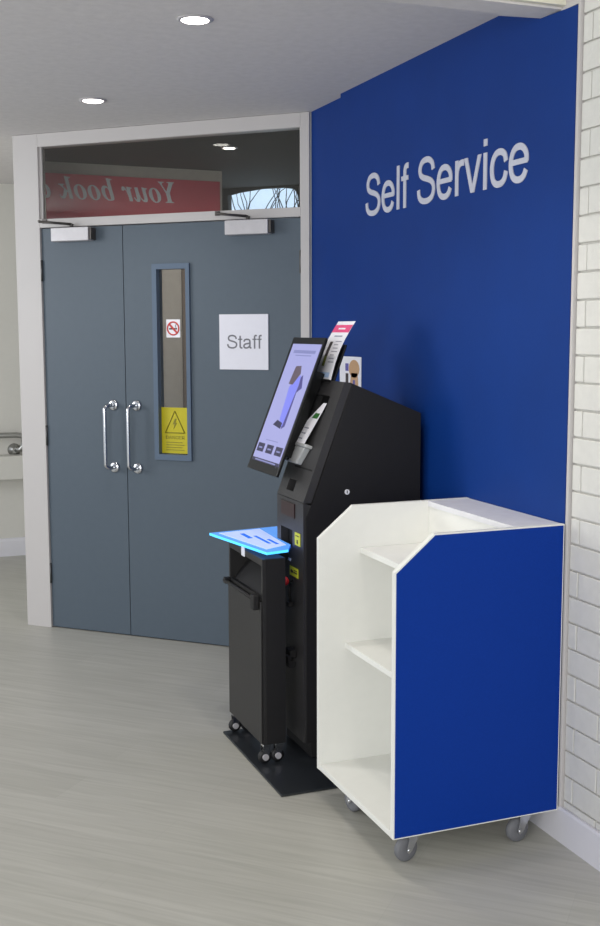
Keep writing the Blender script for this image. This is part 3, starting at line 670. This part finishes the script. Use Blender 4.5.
b = MB(); b.tube([(bx0 - 0.018, by1 + 0.004, 0.580), (bx0 - 0.018, by0 + 0.05, 0.582)], 0.0065, 8); b.box((bx0 - 0.028, by0 + 0.018, 0.548), (bx0 - 0.006, by0 + 0.05, 0.60), 0.004)
b.box((bx0 - 0.022, by1 - 0.02, 0.570), (bx0, by1 + 0.004, 0.592), 0.002); obj('latch_bar', b, 'black', BN)
b = MB(); b.box((bx0 - 0.0015, 3.676, 0.700), (bx0 - 0.0003, 3.712, 0.733)); tag(obj('bin_label', b, 'paper', BN), 'small white label on the front edge')
def bin_caster(x, y):
    b = MB(); b.box((x - 0.014, y - 0.014, 0.070), (x + 0.014, y + 0.014, 0.078), 0.001); b.hexa([(x+q[0], y+q[1], q[2]) for q in ((-.012,-.012,.03),(.008,-.012,.03),(.008,-.010,.03),(-.012,-.010,.03),(-.014,-.012,.07),(.014,-.012,.07),(.014,-.010,.07),(-.014,-.010,.07))])
    b.hexa([(x+q[0], y+q[1], q[2]) for q in ((-.012,.010,.03),(.008,.010,.03),(.008,.012,.03),(-.012,.012,.03),(-.014,.010,.07),(.014,.010,.07),(.014,.012,.07),(-.014,.012,.07))])
    c = obj('caster', b, 'chrome', BN)
    b = MB(); b.lathe((x - 0.004, y - 0.008, 0.032), (0, 1, 0), [(0.016, 0), (0.0235, 0.003), (0.0235, 0.013), (0.016, 0.016)], 20); b.mi = 1
    b.cyl((x - 0.004, y - 0.015, 0.032), (x - 0.004, y + 0.015, 0.032), 0.011, 16); obj('wheel', b, ['rubber_black', 'closer'], c)
for x in (bx0 + 0.014, bx1 - 0.022):
    for y in (by0 + 0.018, by1 - 0.018): bin_caster(x, y)

# ------------------------------------------------------------------ book trolley
TX0, TX1, TY0, TY1, TZ0, TZ1 = 1.306, 1.8395, 2.650, 3.205, 0.094, 0.942
T = empty('book_trolley', ((TX0+TX1)/2, (TY0+TY1)/2, 0), 'white book trolley with a blue end panel beside the brick wall', 'trolley')
pt = 0.018
pp = [(TX0, TZ0), (TX1, TZ0), (TX1, TZ1), (TX0 + 0.118, TZ1), (TX0, TZ1 - 0.098)]
def inset(pts, k):
    cx_, cz_ = (TX0+TX1)/2, (TZ0+TZ1)/2
    w, h = (TX1-TX0)/2, (TZ1-TZ0)/2
    return [(cx_ + (x-cx_)*(w-k)/w, cz_ + (z-cz_)*(h-k)/h) for x, z in pts]
for i, (ya, yb) in enumerate(((TY0, TY0 + pt), (TY1 - pt, TY1))):
    b = MB(); b.prism(pp, lambda p, q, a: (p, a, q), ya, yb, 0.001)
    s_ = obj('end_panel', b, 'trolley_white', T)
    face = MB(); out = ya - 0.0008 if i == 0 else yb + 0.0008
    face.prism(inset(pp, 0.004), lambda p, q, a: (p, a, q), out, ya if i == 0 else yb)
    tag(obj('blue_facing', face, 'trolley_blue', s_), 'royal blue outer face')
    tag(s_, 'end panel blue outside, white inside')
iy0, iy1 = TY0 + pt + 0.0002, TY1 - pt - 0.0002
XB = 1.690
b = MB(); b.box((TX0 + 0.001, iy0, TZ0), (TX1 - 0.001, iy1, TZ0 + 0.018), 0.001); obj('bottom_shelf', b, 'trolley_white', T)
b = MB(); b.box((1.396, iy0, 0.484), (XB, iy1, 0.502), 0.001); obj('shelf', b, 'trolley_white', T)
b = MB(); b.box((1.447, iy0, 0.788), (XB, iy1, 0.806), 0.001); obj('shelf', b, 'trolley_white', T)
b = MB(); b.box((XB, iy0, TZ0 + 0.0185), (XB + 0.016, iy1, TZ1 - 0.019), 0.001); obj('back_panel', b, 'trolley_white', T)
b = MB(); b.box((XB - 0.004, iy0, TZ1 - 0.0185), (TX1, iy1, TZ1 - 0.001), 0.001); obj('top_ledge', b, 'trolley_edge', T)
b = MB(); b.box((TX1 - 0.016, iy0, TZ0 + 0.0185), (TX1 - 0.001, iy1, TZ1 - 0.019)); obj('rear_panel', b, 'trolley_white', T)
def trolley_caster(x, y, a):
    Rm = Matrix.Translation((x, y, 0)) @ Matrix.Rotation(a, 4, 'Z')
    b = MB(); b.box((-0.03, -0.028, 0.090), (0.03, 0.028, 0.0938), 0.001); b.cyl((0, 0, 0.080), (0, 0, 0.090), 0.018, 20)
    for s_ in (-1, 1): b.prism([(-0.018, 0.082), (0.018, 0.082), (0.030, 0.036), (0.022, 0.026), (0.010, 0.034)], lambda p, q, a_: (p, a_, q), s_*0.0165, s_*0.0185)
    b.box((-0.018, -0.0185, 0.079), (0.018, 0.0185, 0.082)); b.cyl((0.02, -0.021, 0.0365), (0.02, 0.021, 0.0365), 0.006, 10)
    c = obj('caster', b, 'chrome', T, matrix=Rm)
    b = MB(); b.lathe((0.02, -0.013, 0.0365), (0, 1, 0), [(0.020, 0.0), (0.022, 0.001), (0.030, 0.001), (0.0355, 0.006), (0.0365, 0.013), (0.0355, 0.020), (0.030, 0.025), (0.022, 0.025), (0.020, 0.026)], 32)
    obj('wheel', b, 'rubber', c, matrix=Rm)
trolley_caster(TX0 + 0.085, TY0 + 0.056, math.radians(190)); trolley_caster(TX1 - 0.090, TY0 + 0.045, math.radians(185))
trolley_caster(TX0 + 0.066, TY1 - 0.165, math.radians(100)); trolley_caster(TX1 - 0.090, TY1 - 0.100, math.radians(160))

for o in bpy.data.objects:
    if '_o' in o: del o['_o']
